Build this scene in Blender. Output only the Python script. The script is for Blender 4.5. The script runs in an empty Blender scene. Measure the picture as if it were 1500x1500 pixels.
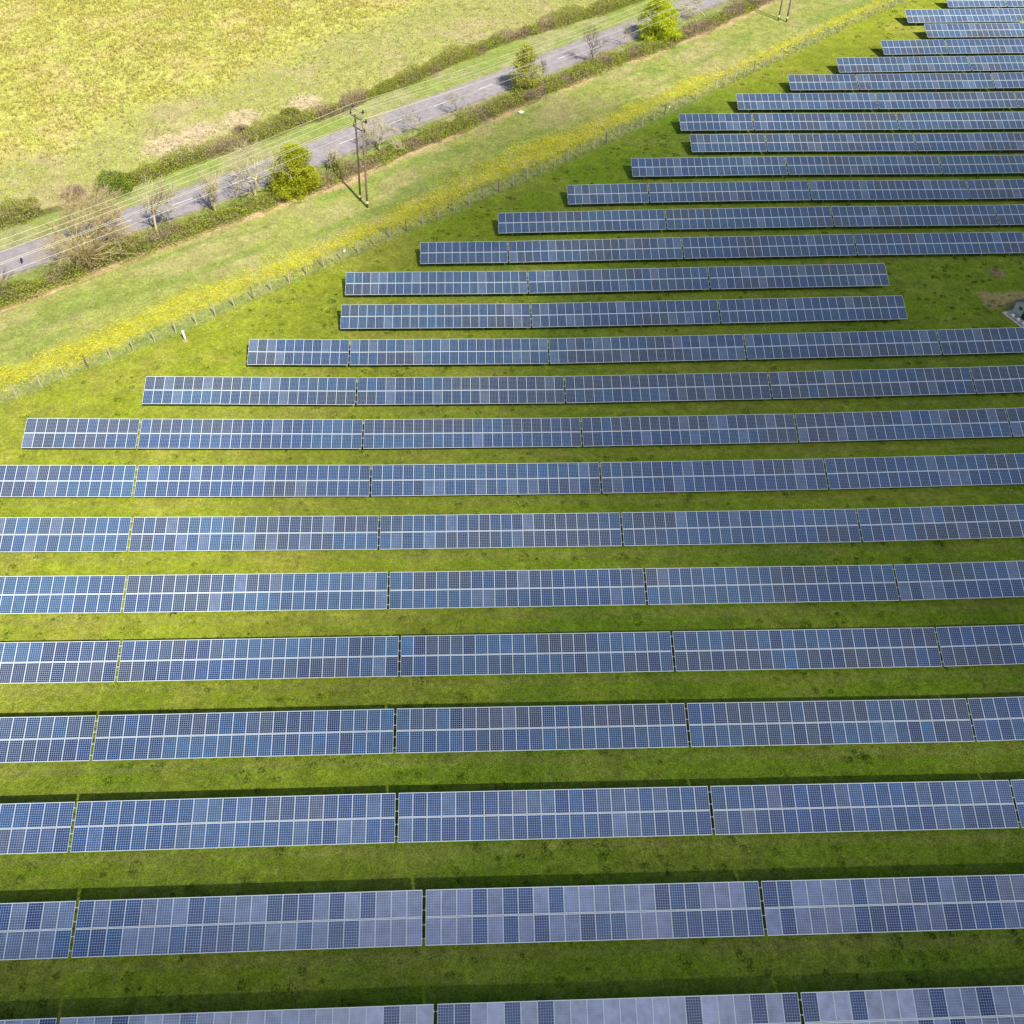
import bpy, math, random
import numpy as np
from mathutils import Matrix, Vector
random.seed(7); rng = np.random.default_rng(11)
S = bpy.context.scene; COL = S.collection

# ---------------------------------------------------------------- camera
CAM_H, CAM_F = 63.0322, 1325.1
FW = Vector((0.0281183, 0.67211756, -0.73991036)); RT = Vector((0.99928266, -0.03768485, 0.003743)); UP = Vector((0.02536767, 0.73948484, 0.67269506))
cd = bpy.data.cameras.new('camera'); co = bpy.data.objects.new('camera', cd); COL.objects.link(co)
m = Matrix((RT, UP, -FW)).transposed().to_4x4(); m.translation = (0, 0, CAM_H); co.matrix_world = m
cd.sensor_width = 36; cd.lens = CAM_F / 1500 * 36; cd.clip_end = 6000; cd.clip_start = 0.5
S.camera = co

# ---------------------------------------------------------------- sky, sun, exposure
SUN_EL, SUN_AZ = math.radians(47.3), math.radians(147.3)          # azimuth clockwise from +y
SUN_DIR = Vector((math.sin(SUN_AZ) * math.cos(SUN_EL), math.cos(SUN_AZ) * math.cos(SUN_EL), math.sin(SUN_EL)))
w = bpy.data.worlds.new('World'); S.world = w; w.use_nodes = True
nt = w.node_tree; nt.nodes.clear(); N = nt.nodes.new; L = nt.links.new
sky = N('ShaderNodeTexSky'); sky.sky_type = 'NISHITA'; sky.sun_disc = False; sky.sun_elevation = SUN_EL; sky.sun_rotation = SUN_AZ
tc = N('ShaderNodeTexCoord'); nz = N('ShaderNodeTexNoise'); nz.inputs['Scale'].default_value = 2.6; nz.inputs['Detail'].default_value = 6; nz.inputs['Roughness'].default_value = .55
rp = N('ShaderNodeValToRGB'); rp.color_ramp.elements[0].position = .58; rp.color_ramp.elements[1].position = .80
mx = N('ShaderNodeMix'); mx.data_type = 'RGBA'; mx.inputs[7].default_value = (13., 13.4, 14.4, 1)
bg = N('ShaderNodeBackground'); bg.inputs[1].default_value = 0.075; wo = N('ShaderNodeOutputWorld')
# a bank of thicker cloud stands high in the sky behind the camera
dt = N('ShaderNodeVectorMath'); dt.operation = 'DOT_PRODUCT'; dt.inputs[1].default_value = Vector((-.02, -.5, .87)).normalized(); mrr = N('ShaderNodeMapRange'); mrr.interpolation_type = 'SMOOTHSTEP'; mrr.inputs[1].default_value = .91; mrr.inputs[2].default_value = 1.0; mrr.inputs[3].default_value = 0; mrr.inputs[4].default_value = .3; adn = N('ShaderNodeMath'); adn.operation = 'ADD'
L(tc.outputs['Generated'], dt.inputs[0]); L(dt.outputs['Value'], mrr.inputs[0]); L(mrr.outputs[0], adn.inputs[1]); L(nz.outputs['Fac'], adn.inputs[0])
L(tc.outputs['Generated'], nz.inputs['Vector']); L(adn.outputs[0], rp.inputs[0]); L(rp.outputs[0], mx.inputs[0])
L(sky.outputs[0], mx.inputs[6]); L(mx.outputs[2], bg.inputs[0]); L(bg.outputs[0], wo.inputs[0])
sd = bpy.data.lights.new('sun', 'SUN'); sd.energy = 5.0; sd.angle = math.radians(0.9); sd.color = (1, .955, .87)
so = bpy.data.objects.new('sun', sd); COL.objects.link(so); so.rotation_euler = SUN_DIR.to_track_quat('Z', 'Y').to_euler(); so.location = SUN_DIR * 400
S.view_settings.view_transform = 'Standard'; S.view_settings.look = 'None'; S.view_settings.gamma = 1; S.view_settings.exposure = 0.60

# ---------------------------------------------------------------- survey data (metres, camera foot at the origin, y away along the ground)
ROAD_UP = [[-65.59, 102.4], [-61.66, 105.65], [-56.92, 108.67], [-49.69, 115.16], [-40.92, 121.91], [-26.24, 133.22], [-20.79, 137.75], [-5.22, 149.88], [6.57, 158.86], [16.6, 168.2], [30.35, 180.45], [39.48, 189.3], [47.1, 196.65], [55.47, 203.89]]
ROAD_LO = [[-62.86, 95.13], [-59.06, 98.12], [-54.04, 101.86], [-48.93, 106.44], [-37.67, 116.29], [-32.06, 120.4], [-20.07, 129.15], [-10.31, 137.22], [0.27, 145.58], [6.23, 150.18], [15.84, 158.69], [24.54, 166.59], [33.04, 175.23], [45.19, 186.46], [54.95, 195.02]]
HEDGE_A = [[-65.9, 110.29], [-63.73, 111.69], [-60.85, 113.81], [-59.03, 116.72]]
HEDGE_B = [[-52.24, 119.64], [-50.79, 121.71], [-48.62, 123.41], [-45.73, 126.48], [-40.9, 129.94], [-35.68, 133.02], [-29.57, 138.63], [-21.31, 143.92], [-18.01, 147.66], [-10.88, 153.39], [-3.37, 161.38], [4.56, 169.25], [13.09, 175.72], [22.27, 182.66], [27.54, 186.99], [35.84, 194.38], [43.78, 201.21]]
HEDGE_C = [[-59.24, 91.77], [-57.47, 93.49], [-54.56, 96.88], [-51.24, 99.49], [-47.88, 102.5], [-43.09, 106.43], [-36.78, 111.51], [-31.34, 115.66], [-25.72, 120.07], [-19.65, 124.15], [-13.37, 129.65], [-6.8, 134.35], [0.2, 140.16], [5.7, 144.9], [13.45, 151.24], [21.67, 158.91], [30.39, 165.3], [37.44, 171.5], [47.7, 181.3], [55.59, 188.85], [61.74, 194.98], [68.89, 201.41]]
FENCE = [[-52.32, 73.99], [-50.32, 75.11], [-48.36, 76.71], [-46.32, 78.47], [-44.52, 80.28], [-42.31, 81.65], [-40.46, 83.16], [-38.6, 84.84], [-36.66, 86.43], [-34.6, 88.06], [-32.54, 89.99], [-30.72, 91.82], [-28.9, 93.54], [-26.71, 95.3], [-24.8, 97.08], [-22.84, 98.89], [-20.9, 100.56], [-18.91, 102.26], [-16.95, 103.82], [-15.04, 105.39], [-13.03, 107.29], [-11.12, 108.72], [-9.08, 110.15], [-7.11, 111.6], [-5.09, 113.05], [-3.24, 114.35], [-1.35, 116.0], [0.66, 117.48], [2.61, 118.99], [4.58, 120.33], [6.6, 122.04], [8.43, 123.25], [10.19, 124.65], [12.3, 126.45], [14.33, 127.9], [16.29, 129.58], [18.5, 131.29], [20.75, 133.04], [23.28, 135.05], [25.75, 137.12], [28.17, 139.27], [30.51, 141.26], [32.79, 143.31], [35.38, 145.66], [38.36, 148.58], [41.76, 151.6], [44.98, 154.46], [48.11, 157.13], [51.5, 160.13], [54.98, 163.2], [58.35, 166.05], [61.56, 168.97], [64.52, 171.65], [67.54, 174.39], [70.54, 176.87], [73.61, 179.42], [76.75, 182.03], [79.97, 184.73], [83.53, 187.88], [86.93, 190.77]]
FLOWER = [[-53.96, 77.04], [-52.38, 78.68], [-46.55, 83.48], [-40.28, 88.66], [-33.56, 94.5], [-26.18, 100.4], [-18.21, 107.19], [-9.5, 114.19], [-0.04, 122.14], [10.26, 130.6], [21.43, 139.2], [33.7, 148.88], [47.26, 159.67], [62.73, 173.36], [79.99, 188.06], [91.31, 197.38]]
FLOWW = [9, 9, 8, 8, 9, 10, 10, 9, 9, 10, 7, 6, 6, 6, 6, 6]
FIELD_EDGE = [[-72.15, 120.03], [-68.54, 125.88], [-59.2, 134.01], [-49.0, 148.27], [-34.21, 160.02], [-23.91, 173.99], [-7.03, 189.01], [9.44, 206.85], [31.15, 224.26]]
CROWS = [[-26.94, 46.68, -0.41], [-57.55, 102.03, -0.54]]
BAG = [6.98, 141.88]
MARK = [-34.09, 85.94]
SOIL = [65.72, 97.64]
DRY = [[62.0, 93.3], [67.47, 93.4], [72.68, 93.49], [71.32, 90.51], [66.21, 90.43], [62.13, 91.01]]
PAD = [[63.45, 88.45], [63.04, 86.03], [63.34, 83.65], [66.14, 90.86]]
STRIP = [[-59.01, 88.99], [-56.73, 91.34], [-52.47, 95.39], [-48.66, 99.19]]
DRYP = [[-41.82, 138.8], [-44.33, 135.68], [-29.2, 138.18], [-46.97, 133.66], [-37.08, 141.88], [-27.02, 147.02]]
FIELD_BUSH = [[-54.01, 123.12], [-49.7, 127.98], [-28.94, 144.82], [-57.03, 111.64], [-45.39, 130.91], [-57.24, 125.14]]
TREES = [["bareA", -49.32, 101.86, 9.52, 4.45, 2.37], ["purple", -54.69, 112.51, 5.54, 3.36, 1.98], ["bareB", -42.27, 108.61, 8.71, 2.38, 1.98], ["bareC", -35.71, 114.12, 7.28, 1.95, 1.11], ["bareD", -30.85, 117.99, 8.74, 3.78, 2.15], ["leafA", -25.77, 119.7, 6.9, 3.13, 0.83], ["bareE", -21.61, 125.16, 3.86, 1.64, 0.47], ["bareF", -14.55, 130.89, 5.79, 2.95, -0.48], ["bareG", -7.87, 136.06, 6.15, 3.22, -0.39], ["bareH", -2.88, 141.18, 4.4, 2.09, -0.14], ["olive", 8.19, 149.13, 7.25, 2.14, -0.01], ["bareI", 11.14, 152.06, 5.34, 1.09, -0.16], ["bareJ", 20.27, 161.22, 6.85, 2.95, -0.37], ["bareK", 26.1, 166.58, 4.14, 1.65, -0.39], ["leafB", 32.98, 170.61, 6.71, 3.2, -0.71], ["bareL", 43.23, 181.5, 4.2, 4.02, -1.56], ["bareM", -57.46, 93.92, 5.13, 1.74, 1.33], ["shrubA", 8.44, 145.27, 1.82, 1.94, -0.03], ["bareN", -12.06, 129.6, 2.89, 1.19, -0.23]]
POLES = [[[-16.47, 117.5, -1.08], [-15.38, 115.72, -1.14]], [[56.51, 178.73, 0.26], [57.85, 177.97, 0.27]]]
ROWS = [[11.85, [[-48.63, 22], [-26.21, 22], [-3.79, 22], [18.63, 22]]], [18.74, [[-49.52, 22], [-27.1, 22], [-4.68, 22], [17.74, 22]]], [25.65, [[-51.64, 22], [-29.22, 22], [-6.8, 22], [15.62, 22], [38.04, 22]]], [32.61, [[-52.13, 22], [-29.71, 22], [-7.29, 22], [15.13, 22], [37.55, 22]]], [39.52, [[-52.13, 22], [-29.71, 22], [-7.29, 22], [15.13, 22], [37.55, 22]]], [46.44, [[-53.42, 22], [-31.0, 22], [-8.58, 22], [13.84, 22], [36.26, 22]]], [53.33, [[-54.68, 22], [-32.26, 22], [-9.84, 22], [12.58, 22], [35.0, 22]]], [60.19, [[-55.92, 22], [-33.5, 22], [-11.08, 22], [11.34, 22], [33.76, 22]]], [66.96, [[-46.07, 11], [-34.75, 22], [-12.33, 22], [10.09, 22], [32.51, 22], [54.93, 22]]], [73.81, [[-35.95, 22], [-13.53, 22], [8.89, 22], [31.31, 22], [53.73, 22]]], [80.61, [[-26.16, 11], [-14.84, 22], [7.58, 22], [30.0, 22], [52.42, 22]]], [87.39, [[-16.49, 22], [5.93, 22], [28.35, 22]]], [94.19, [[-16.52, 22], [5.9, 22], [28.32, 22]]], [100.86, [[-7.6, 11], [3.72, 22], [26.14, 22], [48.56, 22], [70.98, 22]]], [107.56, [[2.54, 22], [24.96, 22], [47.38, 22], [69.8, 22]]], [114.17, [[12.26, 11], [23.58, 22], [46.0, 22], [68.42, 22]]], [120.88, [[21.95, 22], [44.37, 22], [66.79, 22]]], [127.4, [[31.49, 11], [42.81, 22], [65.23, 22]]], [133.79, [[30.88, 11], [42.2, 22], [64.62, 22]]], [140.42, [[41.0, 22], [63.42, 22], [85.84, 22]]], [147.1, [[50.92, 11], [62.24, 22], [84.66, 22]]], [153.51, [[60.67, 22], [83.09, 22]]], [160.29, [[70.35, 11], [81.67, 22]]], [167.21, [[80.31, 22]]], [174.1, [[79.12, 22]]], [181.44, [[89.24, 11], [100.56, 22]]]]
TERR = [0.0195, 0.7898, 0.3964, 0.5478, -0.5416, -0.35, 0.0219, 0.5069, -0.0454, -1.6745, 0.9516, -0.7883, 0.1174, 0.323, -0.0685, 1.5984, -0.2137, -0.5679, -1.4902, 1.1214, -0.0162, -0.9164, -0.597, -1.2154, 0.4983, -0.0274, 0.5897, -0.6985, 0.7697, -0.1114, -0.6198, 0.0116, -1.2941, 0.0679, 0.5398, 0.4422, 0.3709, 0.3441, 0.0553, -0.4658, 0.0278, 0.421, 0.0463, 0.0716, 0.1094, 0.0709, -0.0477, -0.1431, -0.0356]
# cx, cy where the shade falls, radii, thickness/2, density, rotation
CLOUDS = [(35, -4, 150, 50, 14, .030, .02), (32, -14, 150, 43, 14, .065, .02), (62, 88, 88, 70, 14, .026, .5), (76, 84, 74, 54, 14, .035, .45), (10, 124, 34, 17, 9, .035, .72)]

# ---------------------------------------------------------------- helpers
GXs = np.arange(-60, 141, 33.3); GYs = np.arange(-10, 171, 30.)
RC = np.array([(a, b) for a in GXs for b in GYs]); TW_ = np.array(TERR)
def terr(x, y):
    x = np.asarray(x, float); y = np.asarray(y, float); z = np.zeros(np.broadcast(x, y).shape)
    for (cx, cy), k in zip(RC, TW_): z = z + k * np.exp(-((x - cx) ** 2 + (y - cy) ** 2) / 2048.)
    return z
def T(x, y): return float(terr(x, y))

def tag(o, label=None, cat=None, group=None, kind=None):
    if label: o['label'] = label
    if cat: o['category'] = cat
    if group: o['group'] = group
    if kind: o['kind'] = kind
    return o
def empty(name, loc, rz=0):
    o = bpy.data.objects.new(name, None); COL.objects.link(o); o.location = loc; o.rotation_euler = (0, 0, rz); o.empty_display_size = .3
    return o
def link_mesh(name, V, F, mats, parent=None, colors=None, smooth=False, fm=None):
    V = np.asarray(V, np.float32); me = bpy.data.meshes.new(name)
    if isinstance(F, np.ndarray):
        nf, k = F.shape
        me.vertices.add(len(V)); me.vertices.foreach_set('co', V.ravel())
        me.loops.add(nf * k); me.loops.foreach_set('vertex_index', F.ravel().astype(np.int32))
        me.polygons.add(nf); me.polygons.foreach_set('loop_start', np.arange(0, nf * k, k, dtype=np.int32)); me.polygons.foreach_set('loop_total', np.full(nf, k, np.int32))
    else:
        me.from_pydata([tuple(v) for v in V], [], F)
    if not isinstance(mats, (list, tuple)): mats = [mats]
    for q in mats: me.materials.append(q)
    if fm is not None: me.polygons.foreach_set('material_index', np.asarray(fm, np.int32))
    if colors is not None:
        a = me.color_attributes.new('tint', 'FLOAT_COLOR', 'POINT'); c = np.ones((len(V), 4), np.float32); c[:, :3] = colors; a.data.foreach_set('color', c.ravel())
    if smooth: me.polygons.foreach_set('use_smooth', np.ones(len(me.polygons), bool))
    me.update(calc_edges=True)
    if name is None: return me
    o = bpy.data.objects.new(name, me); COL.objects.link(o); o.parent = parent
    return o
class MB:
    def __init__(s): s.v = []; s.f = []; s.m = []
    def add(s, V, F, mi=0):
        b = len(s.v); s.v += [tuple(q) for q in V]; s.f += [tuple(i + b for i in f) for f in F]; s.m += [mi] * len(F)
    def box(s, x0, x1, y0, y1, z0, z1, mi=0, M=None):
        V = [Vector((x, y, z)) for x in (x0, x1) for y in (y0, y1) for z in (z0, z1)]
        if M is not None: V = [M @ q for q in V]
        s.add(V, [(0, 1, 3, 2), (4, 6, 7, 5), (0, 4, 5, 1), (2, 3, 7, 6), (0, 2, 6, 4), (1, 5, 7, 3)], mi)
    def tube(s, pts, rad, n=8, mi=0, cap=True):
        pts = [Vector(q) for q in pts]; rings = []
        for i, q in enumerate(pts):
            d = (pts[min(i + 1, len(pts) - 1)] - pts[max(i - 1, 0)]).normalized()
            a = d.cross(Vector((0, 0, 1)) if abs(d.z) < .9 else Vector((1, 0, 0))).normalized(); b = d.cross(a)
            r = rad[i] if isinstance(rad, (list, tuple)) else rad
            rings.append([q + (a * math.cos(2 * math.pi * k / n) + b * math.sin(2 * math.pi * k / n)) * r for k in range(n)])
        V = [q for rg in rings for q in rg]; F = []
        for i in range(len(pts) - 1):
            for k in range(n): F.append((i * n + k, i * n + (k + 1) % n, (i + 1) * n + (k + 1) % n, (i + 1) * n + k))
        if cap: F += [tuple(range(n))[::-1], tuple((len(pts) - 1) * n + k for k in range(n))]
        s.add(V, F, mi)
    def build(s, name, mats, parent=None, smooth=False):
        return link_mesh(name, s.v, s.f, mats, parent, fm=s.m, smooth=smooth)

def fbm(x, y, scale, octaves=4, seed=0, rough=.5):
    r = np.random.default_rng(seed); tot = 0; amp = 1; s = 0; x = np.asarray(x) / scale; y = np.asarray(y) / scale
    for o in range(octaves):
        tab = r.random((256, 256)); xi = np.floor(x).astype(int); yi = np.floor(y).astype(int); fx = x - xi; fy = y - yi
        fx = fx * fx * (3 - 2 * fx); fy = fy * fy * (3 - 2 * fy)
        a = tab[xi & 255, yi & 255]; b = tab[(xi + 1) & 255, yi & 255]; c = tab[xi & 255, (yi + 1) & 255]; d = tab[(xi + 1) & 255, (yi + 1) & 255]
        tot = tot + amp * (a * (1 - fx) * (1 - fy) + b * fx * (1 - fy) + c * (1 - fx) * fy + d * fx * fy); s += amp; amp *= rough; x = x * 2.03 + 17.3; y = y * 2.03 + 5.1
    return tot / s
def sm(a, b, x): t = np.clip((x - a) / (b - a), 0, 1); return t * t * (3 - 2 * t)
def pdist(P, x, y):
    """signed distance to a polyline (positive on its right-hand side) and arc length there"""
    P = np.array(P); best = np.full(x.shape, 1e9); sg = np.zeros(x.shape); arc = np.zeros(x.shape); acc = 0
    for i in range(len(P) - 1):
        a = P[i]; d = P[i + 1] - a; l = math.hypot(*d); lo = -1e9 if i == 0 else 0; hi = 1e9 if i == len(P) - 2 else 1
        t = np.clip(((x - a[0]) * d[0] + (y - a[1]) * d[1]) / l ** 2, lo, hi)
        ex = x - a[0] - t * d[0]; ey = y - a[1] - t * d[1]; q = np.hypot(ex, ey); mk = q < best
        best = np.where(mk, q, best); sg = np.where(mk, np.sign((x - a[0]) * d[1] - (y - a[1]) * d[0]), sg); arc = np.where(mk, acc + t * l, arc); acc += l
    return best * sg, arc
def resample(P, step):
    P = np.array(P, float); d = np.hypot(*np.diff(P, axis=0).T); c = np.r_[0, np.cumsum(d)]; s = np.arange(0, c[-1], step)
    return np.stack([np.interp(s, c, P[:, 0]), np.interp(s, c, P[:, 1])], 1)
def smoothline(P, step=1.5, win=7):
    Q = resample(P, step); pad = win // 2; E = np.vstack([np.repeat(Q[:1], pad, 0), Q, np.repeat(Q[-1:], pad, 0)])
    return np.stack([np.convolve(E[:, k], np.ones(win) / win, 'valid') for k in (0, 1)], 1)

# ---------------------------------------------------------------- materials
def mat(name, base, rough=.8, metal=0, noise=None, bump=0, spec=.3):
    M_ = bpy.data.materials.new(name); M_.use_nodes = True; t = M_.node_tree; b = t.nodes['Principled BSDF']
    b.inputs['Base Color'].default_value = (*base, 1); b.inputs['Roughness'].default_value = rough; b.inputs['Metallic'].default_value = metal; b.inputs['Specular IOR Level'].default_value = spec
    if noise:
        sc, lo, hi = noise; tcn = t.nodes.new('ShaderNodeTexCoord'); n = t.nodes.new('ShaderNodeTexNoise'); n.inputs['Scale'].default_value = sc; n.inputs['Detail'].default_value = 5
        mr = t.nodes.new('ShaderNodeMapRange'); mr.inputs[1].default_value = .3; mr.inputs[2].default_value = .7; mr.inputs[3].default_value = lo; mr.inputs[4].default_value = hi
        mm = t.nodes.new('ShaderNodeVectorMath'); mm.operation = 'SCALE'; mm.inputs[0].default_value = base
        t.links.new(tcn.outputs['Object'], n.inputs['Vector']); t.links.new(n.outputs['Fac'], mr.inputs[0]); t.links.new(mr.outputs[0], mm.inputs['Scale']); t.links.new(mm.outputs[0], b.inputs['Base Color'])
        if bump:
            bp = t.nodes.new('ShaderNodeBump'); bp.inputs['Strength'].default_value = bump; bp.inputs['Distance'].default_value = .05; t.links.new(n.outputs['Fac'], bp.inputs['Height']); t.links.new(bp.outputs[0], b.inputs['Normal'])
    return M_
def tint_mat(name, rough=.75, trans=0.25):
    M_ = bpy.data.materials.new(name); M_.use_nodes = True; t = M_.node_tree; t.nodes.clear(); n = t.nodes.new
    a = n('ShaderNodeVertexColor'); a.layer_name = 'tint'; d = n('ShaderNodeBsdfDiffuse'); tr = n('ShaderNodeBsdfTranslucent'); mxs = n('ShaderNodeMixShader'); mxs.inputs[0].default_value = trans; o = n('ShaderNodeOutputMaterial')
    t.links.new(a.outputs[0], d.inputs[0]); t.links.new(a.outputs[0], tr.inputs[0]); t.links.new(d.outputs[0], mxs.inputs[1]); t.links.new(tr.outputs[0], mxs.inputs[2]); t.links.new(mxs.outputs[0], o.inputs[0])
    return M_
LEAF = tint_mat('leaf'); BARK = tint_mat('bark', trans=0)
FRAME = mat('aluminium_frame', (.64, .69, .72), .35, .1, spec=.5)
STEEL = mat('galvanised_steel', (.55, .57, .58), .45, .5, noise=(3, .85, 1.1))
WOOD_DARK = mat('creosoted_wood', (.19, .14, .095), .85, noise=(4, .7, 1.3)); WOOD_PALE = mat('weathered_wood', (.42, .36, .24), .85, noise=(6, .75, 1.2))
WHITE = mat('white_paint', (.8, .8, .77), .5); BLACK = mat('black_feather', (.015, .015, .018), .5)

# ground material: the tint says which grass or soil grows where, the nodes add blades, clumps and stains
def ground_mat():
    M_ = bpy.data.materials.new('ground_cover'); M_.use_nodes = True; t = M_.node_tree; b = t.nodes['Principled BSDF']; n = t.nodes.new; lk = t.links.new
    b.inputs['Roughness'].default_value = .9; b.inputs['Specular IOR Level'].default_value = .1
    a = n('ShaderNodeVertexColor'); a.layer_name = 'tint'; tcn = n('ShaderNodeTexCoord'); prev = a.outputs[0]; hs = []
    for sc, lo, hi, det in ((.55, .86, 1.14, 3), (2.4, .80, 1.2, 4), (9., .62, 1.38, 4)):
        z = n('ShaderNodeTexNoise'); z.inputs['Scale'].default_value = sc; z.inputs['Detail'].default_value = det; lk(tcn.outputs['Object'], z.inputs['Vector'])
        mr = n('ShaderNodeMapRange'); mr.inputs[1].default_value = .32; mr.inputs[2].default_value = .68; mr.inputs[3].default_value = lo; mr.inputs[4].default_value = hi; lk(z.outputs['Fac'], mr.inputs[0])
        mm = n('ShaderNodeVectorMath'); mm.operation = 'SCALE'; lk(prev, mm.inputs[0]); lk(mr.outputs[0], mm.inputs['Scale']); prev = mm.outputs[0]; hs.append(z.outputs['Fac'])
    z = n('ShaderNodeTexNoise'); z.inputs['Scale'].default_value = 1.3; z.inputs['Detail'].default_value = 5; lk(tcn.outputs['Object'], z.inputs['Vector'])
    mr = n('ShaderNodeMapRange'); mr.inputs[1].default_value = .5; mr.inputs[2].default_value = .72; mr.inputs[3].default_value = 0; mr.inputs[4].default_value = .4; lk(z.outputs['Fac'], mr.inputs[0])
    h = n('ShaderNodeHueSaturation'); h.inputs['Hue'].default_value = .475; h.inputs['Saturation'].default_value = .85; h.inputs['Value'].default_value = 1.1; lk(prev, h.inputs['Color'])
    q = n('ShaderNodeMix'); q.data_type = 'RGBA'; lk(mr.outputs[0], q.inputs[0]); lk(prev, q.inputs[6]); lk(h.outputs[0], q.inputs[7]); lk(q.outputs[2], b.inputs['Base Color'])
    bp = n('ShaderNodeBump'); bp.inputs['Strength'].default_value = .7; bp.inputs['Distance'].default_value = .12; lk(hs[2], bp.inputs['Height']); lk(bp.outputs[0], b.inputs['Normal'])
    return M_
GROUND = ground_mat()
def road_mat():
    M_ = mat('asphalt', (.28, .25, .26), .9, noise=(1.2, .82, 1.15), bump=.2); return M_
ROADM = road_mat(); PAINT = mat('road_paint', (.75, .75, .72), .7, noise=(5, .8, 1.1))

# cells of one module, drawn in the module's own metres: 6 x 10 blue squares, pale busbar gaps
def cell_mat():
    M_ = bpy.data.materials.new('solar_cells'); M_.use_nodes = True; t = M_.node_tree; b = t.nodes['Principled BSDF']; n = t.nodes.new; lk = t.links.new
    tcn = n('ShaderNodeTexCoord'); sp = n('ShaderNodeSeparateXYZ'); lk(tcn.outputs['Object'], sp.inputs[0])
    def line(sock, off, pitch, wd):
        a = n('ShaderNodeMath'); a.operation = 'ADD'; a.inputs[1].default_value = off; lk(sock, a.inputs[0])
        d = n('ShaderNodeMath'); d.operation = 'DIVIDE'; d.inputs[1].default_value = pitch; lk(a.outputs[0], d.inputs[0])
        f = n('ShaderNodeMath'); f.operation = 'FRACT'; lk(d.outputs[0], f.inputs[0])
        p = n('ShaderNodeMath'); p.operation = 'PINGPONG'; p.inputs[1].default_value = .5; lk(f.outputs[0], p.inputs[0])
        l = n('ShaderNodeMath'); l.operation = 'LESS_THAN'; l.inputs[1].default_value = wd / pitch / 2; lk(p.outputs[0], l.inputs[0]); return l.outputs[0]
    a = line(sp.outputs['X'], .474, .158, GRID_W); c = line(sp.outputs['Y'], .785, .157, GRID_W)
    mxm = n('ShaderNodeMath'); mxm.operation = 'MAXIMUM'; lk(a, mxm.inputs[0]); lk(c, mxm.inputs[1])
    oi = n('ShaderNodeObjectInfo'); z = n('ShaderNodeTexNoise'); z.inputs['Scale'].default_value = 1.6; z.inputs['Detail'].default_value = 2
    ad = n('ShaderNodeVectorMath'); ad.operation = 'ADD'; lk(tcn.outputs['Object'], ad.inputs[0]); lk(oi.outputs['Location'], ad.inputs[1]); lk(ad.outputs[0], z.inputs['Vector'])
    mr = n('ShaderNodeMapRange'); mr.inputs[1].default_value = .3; mr.inputs[2].default_value = .7; mr.inputs[3].default_value = .8; mr.inputs[4].default_value = 1.25; lk(z.outputs['Fac'], mr.inputs[0])
    sc = n('ShaderNodeVectorMath'); sc.operation = 'SCALE'; lk(oi.outputs['Color'], sc.inputs[0]); lk(mr.outputs[0], sc.inputs['Scale'])
    q = n('ShaderNodeMix'); q.data_type = 'RGBA'; lk(mxm.outputs[0], q.inputs[0]); lk(sc.outputs[0], q.inputs[6]); q.inputs[7].default_value = (.30, .37, .47, 1)
    lk(q.outputs[2], b.inputs['Base Color']); b.inputs['Roughness'].default_value = .12; b.inputs['IOR'].default_value = 1.5; b.inputs['Specular IOR Level'].default_value = .5
    return M_
GRID_W = .019
CELLS = cell_mat()

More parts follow.
